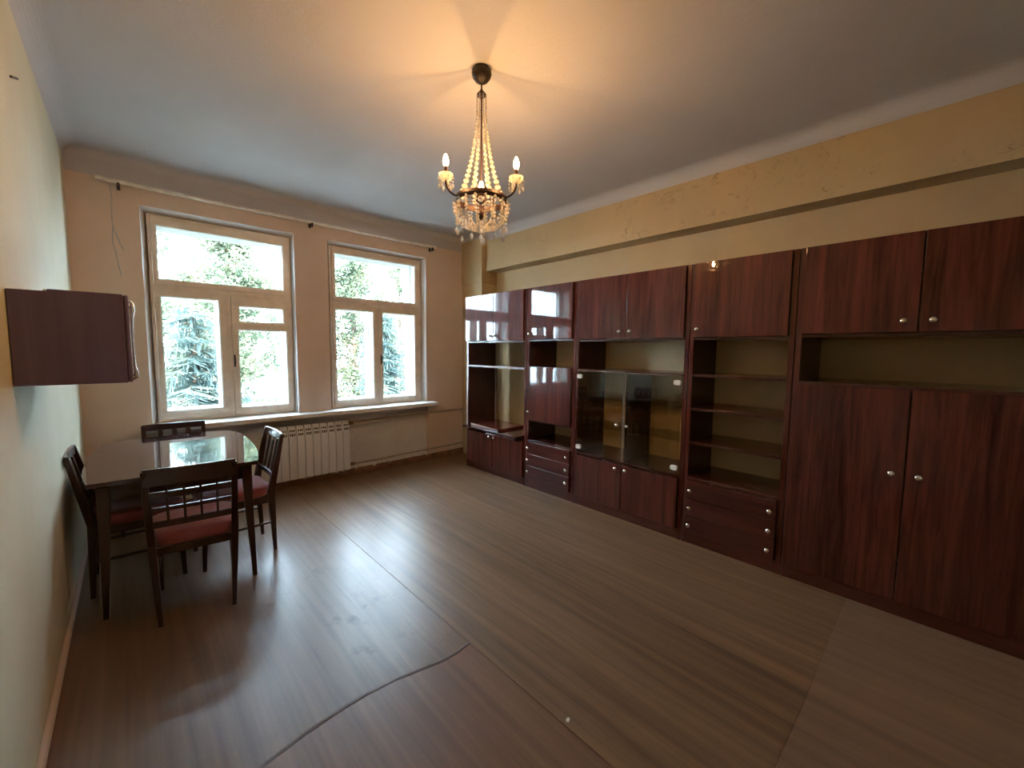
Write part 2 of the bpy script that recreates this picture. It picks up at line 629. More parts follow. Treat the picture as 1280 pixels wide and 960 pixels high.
def window(idx, x0, x1, inner, frame_cells, label, ext):
    w = thing('window_%d' % idx, label, 'window', ((x0 + x1) / 2, 4.9, 0.8), kind='structure')
    ox, oy, oz = w.location

    def bld(mb, name, mat, parent, bev=0.003):
        mb.v = [(a - ox, b - oy, c - oz) for a, b, c in mb.v]
        return mb.build(name, mat, parent, bev)
    # white plastered reveal, splayed toward the room
    xi0, xi1, zi0, zi1 = ext
    rv = MB()
    rv.ring_tube([[(x0, YB - 0.001, z), (xi0, 4.96, z), (x0, 4.96, z)] for z in (Z0W + 0.004, Z1W)], True, False)
    rv.ring_tube([[(x1, YB - 0.001, z), (xi1, 4.96, z), (x1, 4.96, z)] for z in (Z0W + 0.004, Z1W)], True, False)
    rv.ring_tube([[(x, YB - 0.001, Z1W), (x, 4.96, zi1), (x, 4.96, Z1W)] for x in (x0, x1)], True, False)
    bld(rv, 'reveal', 'reveal', w, 0)
    # jamb lining between the two glazings
    jb = MB()
    jb.box(x0, x0 + 0.05, 4.955, YO, Z0W, Z1W)
    jb.box(x1 - 0.05, x1, 4.955, YO, Z0W, Z1W)
    jb.box(x0 + 0.05, x1 - 0.05, 4.955, YO, Z1W - 0.05, Z1W)
    jb.box(x0 + 0.05, x1 - 0.05, 4.955, YO, Z0W, Z0W + 0.05)
    bld(jb, 'jamb', 'frame_out', w, 0)
    # fixed frame: everything between the sash rectangles
    zt0, zt1, xm0, xm1 = frame_cells
    for (ya, yb, mat) in ((4.895, 4.955, 'frame'), (5.115, 5.17, 'frame_out')):
        fr = MB()
        fr.box(xi0, xi0 + 0.022, ya, yb, zi0, zi1)
        fr.box(xi1 - 0.022, xi1, ya, yb, zi0, zi1)
        fr.box(xi0 + 0.022, xi1 - 0.022, ya, yb, zi1 - 0.022, zi1)
        fr.box(xi0 + 0.022, xi1 - 0.022, ya, yb, zi0, zi0 + 0.022)
        fr.box(xi0 + 0.022, xi1 - 0.022, ya, yb, zt0, zt1)
        fr.box(xm0, xm1, ya, yb, zi0 + 0.022, zt0)
        bld(fr, 'frame', mat, w)
    cells = [(xi0 + 0.024, xi1 - 0.024, zt1 + 0.002, zi1 - 0.024),
             (xi0 + 0.024, xm0 - 0.002, zi0 + 0.024, zt0 - 0.002),
             (xm1 + 0.002, xi1 - 0.024, zi0 + 0.024, zt0 - 0.002)]
    for lay, (ya, yb, mat) in enumerate(((4.882, 4.935, 'frame'), (5.125, 5.165, 'frame_out'))):
        for ci, cell in enumerate(cells):
            holes = inner[ci]
            sm = MB()
            if len(holes) == 1:
                bars(sm, cell, holes[0], ya, yb)
            else:
                (a, b, c, d), (a2, b2, c2, d2) = holes   # small vent above, large pane below
                zm = (d2 + c) / 2
                bars(sm, (cell[0], cell[1], zm, cell[3]), holes[0], ya, yb)
                bars(sm, (cell[0], cell[1], cell[2], zm), holes[1], ya, yb)
            s = bld(sm, 'sash', mat, w)
            for (a, b, c, d) in holes:
                pn = bld(B(a - 0.006, b + 0.006, ya + 0.022, ya + 0.025, c - 0.006, d + 0.006), 'pane', 'pane', s, 0)
                # glazing bead
                be = MB()
                e = 0.008
                bars(be, (a - 0.001, b + 0.001, c - 0.001, d + 0.001), (a + e, b - e, c + e, d - e), ya + 0.010, ya + 0.021)
                bld(be, 'glazing_bead', 'frame_out', s, 0)
            if lay == 0:
                for hz in ((cell[2] + 0.14, cell[3] - 0.14) if ci else ()):
                    hx = cell[0] - 0.004 if ci == 1 else cell[1] + 0.004
                    bld(MB().lathe([(0.007, -0.035), (0.007, 0.035)], 8, c=(hx, ya - 0.004, hz)), 'hinge', 'frame', s, 0)
    # catch on the meeting stile
    hd = MB()
    xk = xm1 + 0.012
    hd.box(xk - 0.007, xk + 0.007, 4.872, 4.882, 1.31, 1.43)
    hd.tube([(xk, 4.874, 1.41), (xk, 4.845, 1.405), (xk, 4.84, 1.35), (xk, 4.846, 1.335)], 0.005, 6)
    bld(hd, 'handle', 'iron', w, 0)
    return w


window(1, W1[0], W1[1],
       [[(0.222, 1.236, 2.105, 2.582)], [(0.226, 0.664, 0.905, 1.962)],
        [(0.820, 1.226, 1.757, 1.918), (0.806, 1.250, 0.890, 1.686)]],
       (2.012, 2.060, 0.715, 0.757), 'left double glazed window with a small vent pane and cream frame', (0.166, 1.306, Z0W + 0.005, 2.672))
window(2, W2[0], W2[1],
       [[(1.768, 2.802, 2.098, 2.596)], [(1.764, 2.222, 0.888, 1.962)], [(2.336, 2.795, 0.880, 1.958)]],
       (2.005, 2.052, 2.262, 2.300), 'right double glazed window with two tall casements and cream frame', (1.712, 2.886, Z0W + 0.005, 2.676))

# long sill under both windows
sl = MB()
sl.box(0.045, 3.005, 4.655, YB + 0.0, 0.755, 0.800)
sl.box(W1[0] + 0.0005, W1[1] - 0.0005, YB, 4.896, 0.755, 0.803)
sl.box(W2[0] + 0.0005, W2[1] - 0.0005, YB, 4.896, 0.755, 0.803)
tag(sl.build('trim_6', 'reveal', None, 0.006), 'long white window sill running under both windows', 'window sill', kind='structure')

# ------------------------------------------------------------------ radiator
rd = thing('radiator', 'white ten section radiator below the window sill', 'radiator', (1.43, 4.76, 0.095))
sec = MB()
prof = [(-0.037, 0.035), (-0.038, 0.0), (-0.038, -0.045), (-0.034, -0.052), (0.034, -0.052), (0.038, -0.045), (0.038, 0.0), (0.037, 0.035)]
# front plate lofted upward, leaning back at the grille
rings = []
for z, k, dy in ((0.0, 1, 0), (0.44, 1, 0), (0.50, 1, 0.012), (0.545, 0.96, 0.03), (0.57, 0.9, 0.045)):
    rings.append([(x * k, (y + dy) if y < 0.03 else y, z) for x, y in prof])
sec.ring_tube(rings, True, False)
secm = sec.mesh('radiator_section', 'radiator')
slot = MB()
for sx in (-0.018, 0.0, 0.018):
    slot.box(sx - 0.0055, sx + 0.0055, -0.034, -0.022, 0.515, 0.535)
    slot.box(sx - 0.0055, sx + 0.0055, -0.046, -0.036, 0.47, 0.497)
slotm = slot.mesh('grille_slot', 'iron')  # solid dark blocks stand in for shade inside the open slots
for i in range(10):
    o = share('radiator_section', secm, rd, ((i - 4.5) * 0.081, 0, 0))
    share('grille_slots', slotm, o, (0, 0, 0))
MB().tube([(0.405, 0.0, 0.535), (0.46, 0.0, 0.535)], 0.019, 10).build('end_valve', 'brown_base', rd)
MB().tube([(0.405, 0.0, 0.045), (0.47, 0.0, 0.045)], 0.018, 10).build('end_valve', 'brown_base', rd)
MB().tube([(-0.405, 0.0, 0.535), (-0.43, 0.0, 0.535)], 0.017, 10).build('end_plug', 'radiator', rd)
pp = tag(MB().tube([(1.895, 4.775, 0.63), (2.5, 4.79, 0.645), (2.93, 4.795, 0.652), (3.505, 4.79, 0.648)], 0.013, 10).build('heating_pipe', 'pipe'),
         'thin painted pipe running from the radiator top along the tan wall', 'pipe')
tag(MB().tube([(1.90, 4.76, 0.14), (2.2, 4.765, 0.135), (2.6, 4.79, 0.14), (3.505, 4.79, 0.15)], 0.011, 10).build('return_pipe', 'pipe'),
    'thin painted pipe running just above the brown baseboard', 'pipe')

# ------------------------------------------------------------------ curtain rod
cr = thing('curtain_rod', 'thin wooden curtain rod fixed above both windows', 'curtain rod', (1.48, 4.735, 2.845))
MB().tube([(-1.61, 0, 0), (-0.8, 0, -0.006), (0, 0, -0.004), (0.8, 0, -0.004), (1.55, 0, 0.004)], 0.016, 10).build('rod', 'rod', cr)
co = MB()
N = 220
co.tube([(-1.60 + 3.13 * i / N, 0.014 * math.cos(i * 1.1), -0.012 + 0.006 * math.sin(i * 1.1)) for i in range(N + 1)], 0.0045, 5)
co.build('wound_cord', 'frame', cr)
for bx in (-1.478, 0.009, 1.50):
    b = MB()
    b.box(bx - 0.011, bx + 0.011, 0.066, 0.077, -0.05, 0.03)
    b.tube([(bx, 0.07, -0.03), (bx, 0.0, -0.03), (bx, -0.016, -0.012)], 0.007, 6)
    b.box(bx - 0.009, bx + 0.009, -0.016, 0.010, -0.052, -0.013)
    b.build('bracket', 'iron', cr)

# ------------------------------------------------------------------ wall units
XD0, XD1 = 3.125, 3.147     # door leaf front and back
XC, XBK = 3.150, 3.605      # carcass front and back
PT = 0.033                  # side panel
knobm = MB().lathe([(0.007, 0.0), (0.007, -0.012), (0.0155, -0.014), (0.0175, -0.022), (0.0145, -0.029), (0.005, -0.032)], 12, axis='x').mesh('knob', 'chrome')


def unit(name, label, y1, y0, xbk=XBK, back=True):
    """y1 far side, y0 near side; local frame: origin on the floor at (XC, y0)"""
    u = thing(name, label, 'wall unit', (XC, y0, 0), group='mahogany wall units')
    wd = y1 - y0
    d = xbk - XC

    def bx(nm, x0, x1, a, b, z0, z1, mat, bev=0.002, par=u):
        return B(x0, x1, a, b, z0, z1).build(nm, mat, par, bev)
    bx('side_panel', 0, d, wd - PT, wd - 0.002, 0, 2.163, 'carcass')
    bx('side_panel', 0, d, 0.002, PT, 0, 2.163, 'carcass')
    bx('front_strip', -0.001, 0.0, wd - PT, wd - 0.002, 0.0, 2.163, 'mahogany', 0)
    bx('front_strip', -0.001, 0.0, 0.002, PT, 0.0, 2.163, 'mahogany', 0)
    bx('top_panel', 0.0, d, PT, wd - PT, 2.140, 2.163, 'carcass')
    bx('plinth', 0.002, 0.022, PT, wd - PT, 0, 0.088, 'mahogany_h')
    bx('bottom_panel', 0.022, d, PT, wd - PT, 0.075, 0.093, 'carcass')

    if back:
        bx('back_panel', d - 0.006, d, PT, wd - PT, 0.093, 2.14, 'back', 0)

    def door(a, b, z0, z1, kn=(), mat='mahogany', nm='door', knobz=None):
        o = bx(nm, XD0 - XC, XD1 - XC, a, b, z0, z1, mat, 0.0025)
        for ky, kz in kn:
            share('knob', knobm, o, (XD0 - XC, ky, kz))
        return o

    def shelf(z, x0=0.004, t=0.02, a=PT, b=wd - PT, mat='mahogany_x'):
        o = bx('shelf', x0, d, a, b, z - t, z, mat)
        return o
    return u, wd, d, bx, door, shelf


# U1: TV and writing unit
u, wd, d, bx, door, shelf = unit('wall_unit', 'mahogany wall unit beside the window with an open bay and a pull-out writing shelf', 4.212, 3.132, XBK, False)
md = wd / 2
door(PT + 0.002, md - 0.003, 1.612, 2.160, [(md - 0.042, 1.668)])
door(md + 0.003, wd - PT + 0.028, 1.612, 2.160, [(md + 0.042, 1.668)])
shelf(1.610, 0.004)
shelf(1.315, 0.0, 0.022)
bx('shelf_edge', -0.002, 0.0, PT, wd - PT, 1.293, 1.315, 'edge', 0)  # painted reflection of window light along the shelf front
bx('side_edge', -0.0025, -0.001, wd - 0.022, wd - 0.002, 0.09, 1.61, 'edge', 0)  # window light on the side panel front, put in as pale colour
bx('back_upright', d - 0.016, d, wd - PT - 0.036, wd - PT - 0.008, 0.55, 1.292, 'edge')
bx('writing_shelf', -0.07, d, 0.085, wd - 0.002, 0.522, 0.545, 'mahogany_x', 0.003)
bx('pull_out_lip', -0.065, 0.20, 0.11, 0.62, 0.494, 0.508, 'mahogany_h', 0.003)
door(PT + 0.002, md - 0.003, 0.092, 0.490, [(md - 0.045, 0.462)])
door(md + 0.003, wd - PT - 0.002, 0.092, 0.490, [(md + 0.045, 0.462)])

# loose board on the writing shelf
bo = MB().prism([(3.172, 4.165), (3.122, 3.560), (3.555, 3.560), (3.590, 4.160)], 0.0, 0.026).build('loose_board', 'red_board', None, 0.003)
bo.location = (0, 0, 0.5455)
tag(bo, 'loose red-brown board lying on the pull-out writing shelf', 'board')
bo2 = MB().box(3.13, 3.139, 3.58, 4.14, 0.004, 0.022)
bo2.v = [(x + 0.0 + (y - 3.56) / 0.605 * 0.05 - 0.012, y, z) for x, y, z in bo2.v]
bo2.build('board_edge_band', 'edge', bo)

# U2: narrow bureau unit
u, wd, d, bx, door, shelf = unit('wall_unit', 'narrow mahogany wall unit with a drop-front door between two open niches', 3.130, 2.464)
door(PT + 0.004, wd - PT - 0.002, 1.622, 2.160, [(wd - PT - 0.035, 1.678)])
shelf(1.620, 0.004)
shelf(1.332, 0.004)
door(PT + 0.004, wd - PT - 0.002, 0.757, 1.328, [(wd - PT - 0.035, 0.845)], nm='drop_front_door')
shelf(0.757, 0.004)
shelf(0.533, 0.0)
for z0, z1, kz in ((0.382, 0.512, 0.447), (0.250, 0.378, 0.318), (0.092, 0.246, 0.188)):
    door(PT + 0.004, wd - PT - 0.002, z0, z1, [(wd - PT - 0.035, kz), (PT + 0.035, kz)], 'mahogany_h', 'drawer')

# U3: glass cabinet
u, wd, d, bx, door, shelf = unit('wall_unit', 'wide mahogany wall unit with a pair of smoked glass doors', 2.462, 1.374)
md = wd / 2
door(PT + 0.004, md - 0.003, 1.612, 2.160, [(md - 0.05, 1.672)])
door(md + 0.003, wd - PT - 0.002, 1.612, 2.160, [(md + 0.05, 1.672)])
shelf(1.610, 0.004)
shelf(1.330, 0.0)
bx('divider', 0.03, d, md - 0.009, md + 0.009, 0.525, 1.31, 'carcass')
for z in (1.06, 0.79):
    for a, b in ((PT, md - 0.009), (md + 0.009, wd - PT)):
        bx('glass_shelf', 0.05, d - 0.02, a, b, z - 0.006, z, 'shelf_glass', 0)
shelf(0.525, 0.0)
for a, b, ky, hy, sg in ((PT + 0.004, md - 0.002, md - 0.05, PT + 0.036, 1), (md + 0.002, wd - PT - 0.002, md + 0.05, wd - PT - 0.034, -1)):
    g = bx('glass_door', XD0 - XC + 0.006, XD0 - XC + 0.011, a, b, 0.527, 1.318, 'smoke', 0)
    share('knob', knobm, g, (XD0 - XC + 0.006, ky, 0.853))
    ef = MB()
    yy = b if sg > 0 else a
    ef.box(XD0 - XC + 0.0055, XD0 - XC + 0.0115, min(yy, yy - sg * 0.003), max(yy, yy - sg * 0.003), 0.527, 1.318)
    ef.box(XD0 - XC + 0.0055, XD0 - XC + 0.0115, a, b, 1.315, 1.318)
    ef.build('polished_edge', 'edge', g)
    for hz in (1.262, 0.582):
        hm = MB()
        out = []
        for i in range(16):
            t = 2 * math.pi * i / 16
            out.append((hy + 0.030 * max(-1, min(1, 1.25 * math.cos(t))), hz + 0.020 * max(-1, min(1, 1.2 * math.sin(t)))))
        vsf = [(XD0 - XC - 0.003, p, q) for p, q in out] + [(XD0 - XC + 0.018, p, q) for p, q in out]
        hm.add(vsf, [tuple(range(16)), tuple(range(16, 32))] + [(i, (i + 1) % 16, 16 + (i + 1) % 16, 16 + i) for i in range(16)])
        hm.build('hinge_clip', 'hinge', g, 0.003)
door(PT + 0.004, md - 0.003, 0.092, 0.498, [(md - 0.05, 0.462)])
door(md + 0.003, wd - PT - 0.002, 0.092, 0.498, [(md + 0.05, 0.462)])

# U4: open shelves over drawers
u, wd, d, bx, door, shelf = unit('wall_unit', 'mahogany wall unit with open shelves over three drawers', 1.372, 0.690)
door(PT + 0.004, wd - PT - 0.002, 1.612, 2.160, [(wd - PT - 0.035, 1.672)])
shelf(1.610, 0.004)
for z in (1.333, 1.072, 0.808):
    shelf(z, 0.01)
shelf(0.530, 0.0)
for z0, z1, kz in ((0.366, 0.508, 0.432), (0.228, 0.362, 0.297), (0.092, 0.224, 0.160)):
    door(PT + 0.004, wd - PT - 0.002, z0, z1, [(wd - PT - 0.038, kz), (PT + 0.040, kz)], 'mahogany_h', 'drawer')

# U5: wardrobe
u, wd, d, bx, door, shelf = unit('wall_unit', 'tall mahogany wardrobe unit with two long doors below an open niche', 0.688, -0.425, 3.755)
md = 0.552
door(PT + 0.004, md - 0.003, 1.622, 2.160, [(md - 0.055, 1.684)])
door(md + 0.003, wd - PT - 0.002, 1.622, 2.160, [(md + 0.058, 1.684)])
shelf(1.620, 0.004)
shelf(1.322, 0.0)
door(PT + 0.004, md - 0.003, 0.095, 1.304, [(md - 0.055, 0.830)])
door(md + 0.003, wd - PT - 0.002, 0.095, 1.304, [(md + 0.055, 0.830)])

# ------------------------------------------------------------------ wall cabinet on the left wall
wc = thing('wall_cabinet', 'small plum brown cabinet hung on the cream left wall', 'cabinet', (XL, 2.255, 1.355))
CD = 0.298
body = MB()
prof = [(0.002, 0.0), (CD, 0.0), (CD, 0.352), (0.098, 0.352), (0.098, 0.344), (0.002, 0.344)]
nn = len(prof)
body.add([(x, y, z) for y in (0.0, 0.60) for x, z in prof],
         [tuple(range(nn)), tuple(range(nn, 2 * nn))] + [(i, (i + 1) % nn, nn + (i + 1) % nn, nn + i) for i in range(nn)])
body.build('body', 'plum', wc, 0.003)
B(0.088, 0.100, 0.004, 0.012, 0.342, 0.350).build('top_clip', 'chip', wc, 0.002)
for a, b in ((0.003, 0.298), (0.302, 0.597)):
    dr = B(CD + 0.0005, CD + 0.016, a, b, 0.002, 0.350).build('door', 'plum', wc, 0.007, seg=3)
    yk = a + 0.022
    h = MB()
    h.tube([(CD + 0.015, yk, 0.33), (CD + 0.026, yk, 0.322), (CD + 0.027, yk, 0.29), (CD + 0.023, yk, 0.27), (CD + 0.0225, yk, 0.17), (CD + 0.023, yk, 0.06),
            (CD + 0.027, yk, 0.045), (CD + 0.026, yk, 0.02), (CD + 0.015, yk, 0.012)], [0.004, 0.006, 0.007, 0.004, 0.0025, 0.004, 0.007, 0.006, 0.004], 8)
    h.build('handle', 'chrome', dr)

hk = tag(B(0, 0.007, -0.09, 0.09, -0.005, 0.005).build('wall_hook', 'iron', None, 0.001), 'short dark strip fixed high on the cream left wall', 'hook')
hk.location = (XL, 2.82, 2.645)
hk.rotation_euler = (0.38, 0, 0)

# ------------------------------------------------------------------ dining table
tb = thing('dining_table', 'dark lacquered dining table with bowed sides pushed near the left wall', 'table', (0.220, 3.745, 0), -0.045)
HL = 0.665
out = []
for i in range(25):      # right side, near to far
    t = -1 + 2 * i / 24
    out.append((0.395 + 0.058 * (1 - abs(t) ** 2.4) - (0.05 * max(0, t - 0.8) / 0.2) ** 1.0 * 1.0, t * HL))
for i in range(1, 10):   # far end, slightly bowed
    s = 1 - 2 * i / 10
    out.append((0.345 * s, HL + 0.025 * (1 - s * s)))
for i in range(25):
    t = 1 - 2 * i / 24
    out.append((-(0.395 + 0.058 * (1 - abs(t) ** 2.4) - (0.05 * max(0, t - 0.8) / 0.2)), t * HL))
MB().prism(out, 0.738, 0.762).build('tabletop', 'table', tb, 0.004)
MB().prism([(x * 0.9, y * 0.93) for x, y in out], 0.726, 0.738).build('underboard', 'chair', tb)
ap = MB()
ap.box(-0.33, 0.33, -0.60, -0.58, 0.64, 0.726)
ap.box(-0.33, 0.33, 0.58, 0.60, 0.64, 0.726)
ap.box(-0.345, -0.325, -0.58, 0.58, 0.64, 0.726)
ap.box(0.325, 0.345, -0.58, 0.58, 0.64, 0.726)
ap.build('apron', 'chair', tb, 0.002)
for sx in (-1, 1):
    for sy in (-1, 1):
        yy = sy * 0.62 if sy < 0 else 0.56
        MB().loft([(sx * 0.352, yy + sy * 0.055, 0.0, 0.012, 0.012), (sx * 0.342, yy + sy * 0.02, 0.35, 0.020, 0.020), (sx * 0.335, yy, 0.66, 0.027, 0.027), (sx * 0.335, yy, 0.727, 0.027, 0.027)]).build('leg', 'chair', tb, 0.003)


# ------------------------------------------------------------------ chairs (local: faces +y, origin on floor under the seat centre)
def curved_rail(mb, hw, y, z0, z1, th, bow):
    n = 8
    rings = []
    for i in range(n + 1):
        s = -1 + 2 * i / n
        x = hw * s
        yy = y - bow * (1 - s * s)
        rings.append([(x, yy - th / 2, z0), (x, yy + th / 2, z0), (x, yy + th / 2, z1), (x, yy - th / 2, z1)])
    mb.ring_tube(rings, True, False)
    return mb


def make_chair(style, label, loc, rz, name='dining_chair'):
    c = thing(name, label, 'chair', loc, rz, group='dark wooden dining chairs')

    def yb(z):       # back line leans backward above the seat
        return -0.195 - max(0, z - 0.45) * 0.20 - 0.02 * max(0, 0.45 - z) / 0.45
    for sx in (-1, 1):
        secs = []
        for z, hx, hy, xo in ((0, 0.011, 0.011, 0.175), (0.25, 0.016, 0.018, 0.186), (0.45, 0.019, 0.022, 0.195), (0.65, 0.017, 0.018, 0.200), (0.865, 0.014, 0.012, 0.203)):
            secs.append((sx * xo, yb(z), z, hx, hy))
        MB().loft(secs).build('rear_leg', 'chair', c, 0.003)
        MB().loft([(sx * 0.195, 0.215, 0, 0.011, 0.011), (sx * 0.195, 0.205, 0.25, 0.016, 0.016), (sx * 0.195, 0.195, 0.45, 0.019, 0.019)]).build('front_leg', 'chair', c, 0.003)
        B(sx * 0.196 - 0.009, sx * 0.196 + 0.009, -0.18, 0.18, 0.375, 0.428).build('seat_rail', 'chair', c, 0.002)
        MB().tube([(sx * 0.187, -0.205, 0.22), (sx * 0.195, 0.205, 0.22)], 0.009, 8).build('stretcher', 'chair', c)
    B(-0.18, 0.18, 0.186, 0.204, 0.375, 0.428).build('seat_rail', 'chair', c, 0.002)
    B(-0.18, 0.18, -0.205, -0.187, 0.385, 0.428).build('seat_rail', 'chair', c, 0.002)
    # cushion: rounded, domed
    st = MB()
    rings = []
    for z, k in ((0.429, 0.965), (0.440, 1.0), (0.478, 1.0), (0.492, 0.975), (0.500, 0.86), (0.503, 0.5)):
        ring = []
        for i in range(32):
            t = 2 * math.pi * i / 32
            cx = max(-1, min(1, 1.22 * math.cos(t)))
            cy = max(-1, min(1, 1.22 * math.sin(t)))
            w = 0.215 + 0.008 * cy
            ring.append((w * cx * k, 0.012 + 0.215 * cy * k, z))
        rings.append(ring)
    st.ring_tube(rings, True, True)
    st.build('seat_cushion', 'fabric', c)
    hw = 0.19
    if style == 'grid':
        curved_rail(MB(), 0.208, yb(0.825) - 0.004, 0.785, 0.878, 0.019, 0.016).build('top_rail', 'chair', c, 0.004)
        curved_rail(MB(), hw, yb(0.74), 0.712, 0.748, 0.016, 0.010).build('back_rail', 'chair', c, 0.002)
        curved_rail(MB(), hw, yb(0.655), 0.640, 0.660, 0.015, 0.008).build('back_rail', 'chair', c, 0.002)
        curved_rail(MB(), hw, yb(0.56), 0.545, 0.580, 0.017, 0.006).build('back_rail', 'chair', c, 0.002)
        for i in range(4):
            x = -0.114 + i * 0.076
            bow = 0.013 * (1 - (x / hw) ** 2)
            MB().loft([(x, yb(0.57) - bow * 0.6, 0.565, 0.006, 0.006), (x, yb(0.79) - bow, 0.79, 0.006, 0.006)]).build('spindle', 'chair', c, 0.0015)
    else:
        curved_rail(MB(), 0.208, yb(0.845) - 0.002, 0.815, 0.872, 0.018, 0.016).build('top_rail', 'chair', c, 0.004)
        curved_rail(MB(), hw, yb(0.56), 0.545, 0.580, 0.017, 0.006).build('back_rail', 'chair', c, 0.002)
        for i in range(3):
            x = -0.095 + i * 0.095
            bow = 0.013 * (1 - (x / hw) ** 2)
            MB().loft([(x, yb(0.57) - bow * 0.6, 0.565, 0.016, 0.006), (x, yb(0.82) - bow, 0.82, 0.016, 0.006)]).build('slat', 'chair', c, 0.0015)
    return c


gc = make_chair('grid', 'dark wooden dining chair with a grid back and red seat, its back to the room', (0.240, 3.005, 0), -0.10)
gc.scale = (0.94, 1, 1)
make_chair('slat', 'dark slatted dining chair squeezed between the cream left wall and the table', (-0.012, 3.575, 0), -math.pi / 2)
make_chair('slat', 'dark slatted dining chair with red seat standing beside the white radiator', (0.510, 3.525, 0), math.pi / 2 + 0.03)
bc = make_chair('slat', 'dark dining chair between the table and the window sill, mostly hidden by the tabletop', (0.250, 4.335, 0), math.pi - 0.03)
bc.scale = (1, 1, 0.962)

# ------------------------------------------------------------------ chandelier
CX, CY = 1.512, 1.887
ch = thing('chandelier', 'crystal chandelier with dark bronze ring and three lit candle bulbs', 'chandelier', (CX, CY, ZC))


def Lz(z):
    return z - ZC


MB().lathe([(0.044, 0.0), (0.054, -0.010), (0.056, -0.025), (0.050, -0.045), (0.034, -0.064), (0.014, -0.076), (0.006, -0.079)], 20).build('canopy', 'dark_bronze', ch)
MB().tube([(0, 0, -0.075), (0, 0, Lz(2.30))], 0.0045, 8).build('rod', 'bronze', ch)
MB().lathe([(0.006, Lz(2.955)), (0.010, Lz(2.945)), (0.026, Lz(2.928)), (0.028, Lz(2.92)), (0.012, Lz(2.912)), (0.007, Lz(2.90))], 16).build('top_cap', 'bronze', ch)
RR, ZR = 0.142, 2.352
ringm = MB()
rings = []
for i in range(48):
    a = 2 * math.pi * i / 48
    ring = []
    for r, z in ((RR - 0.004, -0.017), (RR + 0.003, -0.017), (RR + 0.007, 0.0), (RR + 0.003, 0.017), (RR - 0.004, 0.017)):
        ring.append((r * math.cos(a), r * math.sin(a), Lz(ZR) + z))
    rings.append(ring)
ringm.ring_tube(rings, False, False, loop=True)
ringm.build('ring', 'bronze', ch)
for k in range(3):
    a = k * math.pi / 3
    MB().tube([(RR * math.cos(a), RR * math.sin(a), Lz(ZR)), (-RR * math.cos(a), -RR * math.sin(a), Lz(ZR))], 0.003, 6).build('ring_spoke', 'bronze', ch)

beadp = [(0.001, 1.0), (0.62, 0.62), (1.0, 0.12), (1.0, -0.12), (0.62, -0.62), (0.001, -1.0)]


def bead(mb, p, r, h, n=7):
    mb.lathe([(q * r, w * h) for q, w in beadp], n, c=p, smooth=False)


def strand(pts, r0, r1, gap=2.15, link=True):
    """beads spaced along a polyline"""
    mb = MB()
    pts = [Vector(p) for p in pts]
    L = sum((pts[i + 1] - pts[i]).length for i in range(len(pts) - 1))
    s = 0.0
    while s < L:
        u = s / L
        q = s
        for i in range(len(pts) - 1):
            l = (pts[i + 1] - pts[i]).length
            if q <= l:
                p = pts[i].lerp(pts[i + 1], q / l)
                break
            q -= l
        r = r0 + (r1 - r0) * u
        bead(mb, p, r * 0.80, r)
        s += r * gap
    return mb


ph0 = math.atan2(0.78, 0.625)      # arm pointing away from the room's open side
for k in range(8):
    a = ph0 + 2 * math.pi * (k + 0.5) / 8
    pts = []
    for i in range(13):
        t = i / 12
        r = 0.026 + (0.122 - 0.026) * (t ** 2.3)
        pts.append((r * math.cos(a), r * math.sin(a), Lz(2.918 + (ZR + 0.02 - 2.918) * t)))
    strand(pts, 0.0062, 0.0150, 2.25).build('crystal_strand', 'crystal', ch)
# basket below the ring: swags and hanging drops
for k in range(18):
    a = 2 * math.pi * k / 18
    pts = []
    for i in range(11):
        t = i / 10
        r = RR * 0.97 * math.cos(t * math.pi / 2) ** 0.75 + 0.02
        pts.append((r * math.cos(a), r * math.sin(a), Lz(ZR - 0.022 - 0.135 * math.sin(t * math.pi / 2))))
    strand(pts, 0.0105, 0.0085, 2.1).build('crystal_swag', 'crystal', ch)
for k in range(12):
    a = 2 * math.pi * (k + 0.5) / 12
    pts = [(RR * math.cos(a), RR * math.sin(a), Lz(ZR - 0.028)), (RR * math.cos(a), RR * math.sin(a), Lz(ZR - 0.135 - 0.03 * (k % 2)))]
    mb = strand(pts, 0.0085, 0.0085, 2.4)
    bead(mb, Vector((RR * math.cos(a), RR * math.sin(a), Lz(ZR - 0.165 - 0.03 * (k % 2)))), 0.010, 0.020)
    mb.build('crystal_drop', 'crystal', ch)
fn = MB()
fn.lathe([(0.004, Lz(2.31)), (0.012, Lz(2.30)), (0.022, Lz(2.275)), (0.012, Lz(2.255)), (0.004, Lz(2.245))], 12)
fn.build('finial', 'bronze', ch)
pd = MB()
for z, r, h in ((2.232, 0.010, 0.012), (2.205, 0.012, 0.014), (2.178, 0.010, 0.012), (2.140, 0.014, 0.026)):
    bead(pd, Vector((0, 0, Lz(z))), r, h, 8)
pd.build('pendant_drop', 'crystal', ch)
# medallions round the ring
for k in range(3):
    a = ph0 + math.pi + 2 * math.pi * k / 3
    me_ = MB()
    rings = []
    for i in range(16):
        t = 2 * math.pi * i / 16
        cc = Vector((RR * 1.05 * math.cos(a), RR * 1.05 * math.sin(a), Lz(ZR - 0.042)))
        tv = Vector((-math.sin(a), math.cos(a), 0))
        nv = Vector((math.cos(a), math.sin(a), 0))
        dirv = math.cos(t) * tv + math.sin(t) * Vector((0, 0, 1))
        rings.append([cc + dirv * (0.024 + 0.005 * math.cos(p)) + nv * 0.005 * math.sin(p) for p in (0, 1.57, 3.14, 4.71)])
    me_.ring_tube(rings, False, True, loop=True)
    mo = me_.build('medallion', 'bronze', ch)
    mb = MB()
    bead(mb, cc, 0.016, 0.016, 8)
    mb.build('crystal_centre', 'crystal', mo)
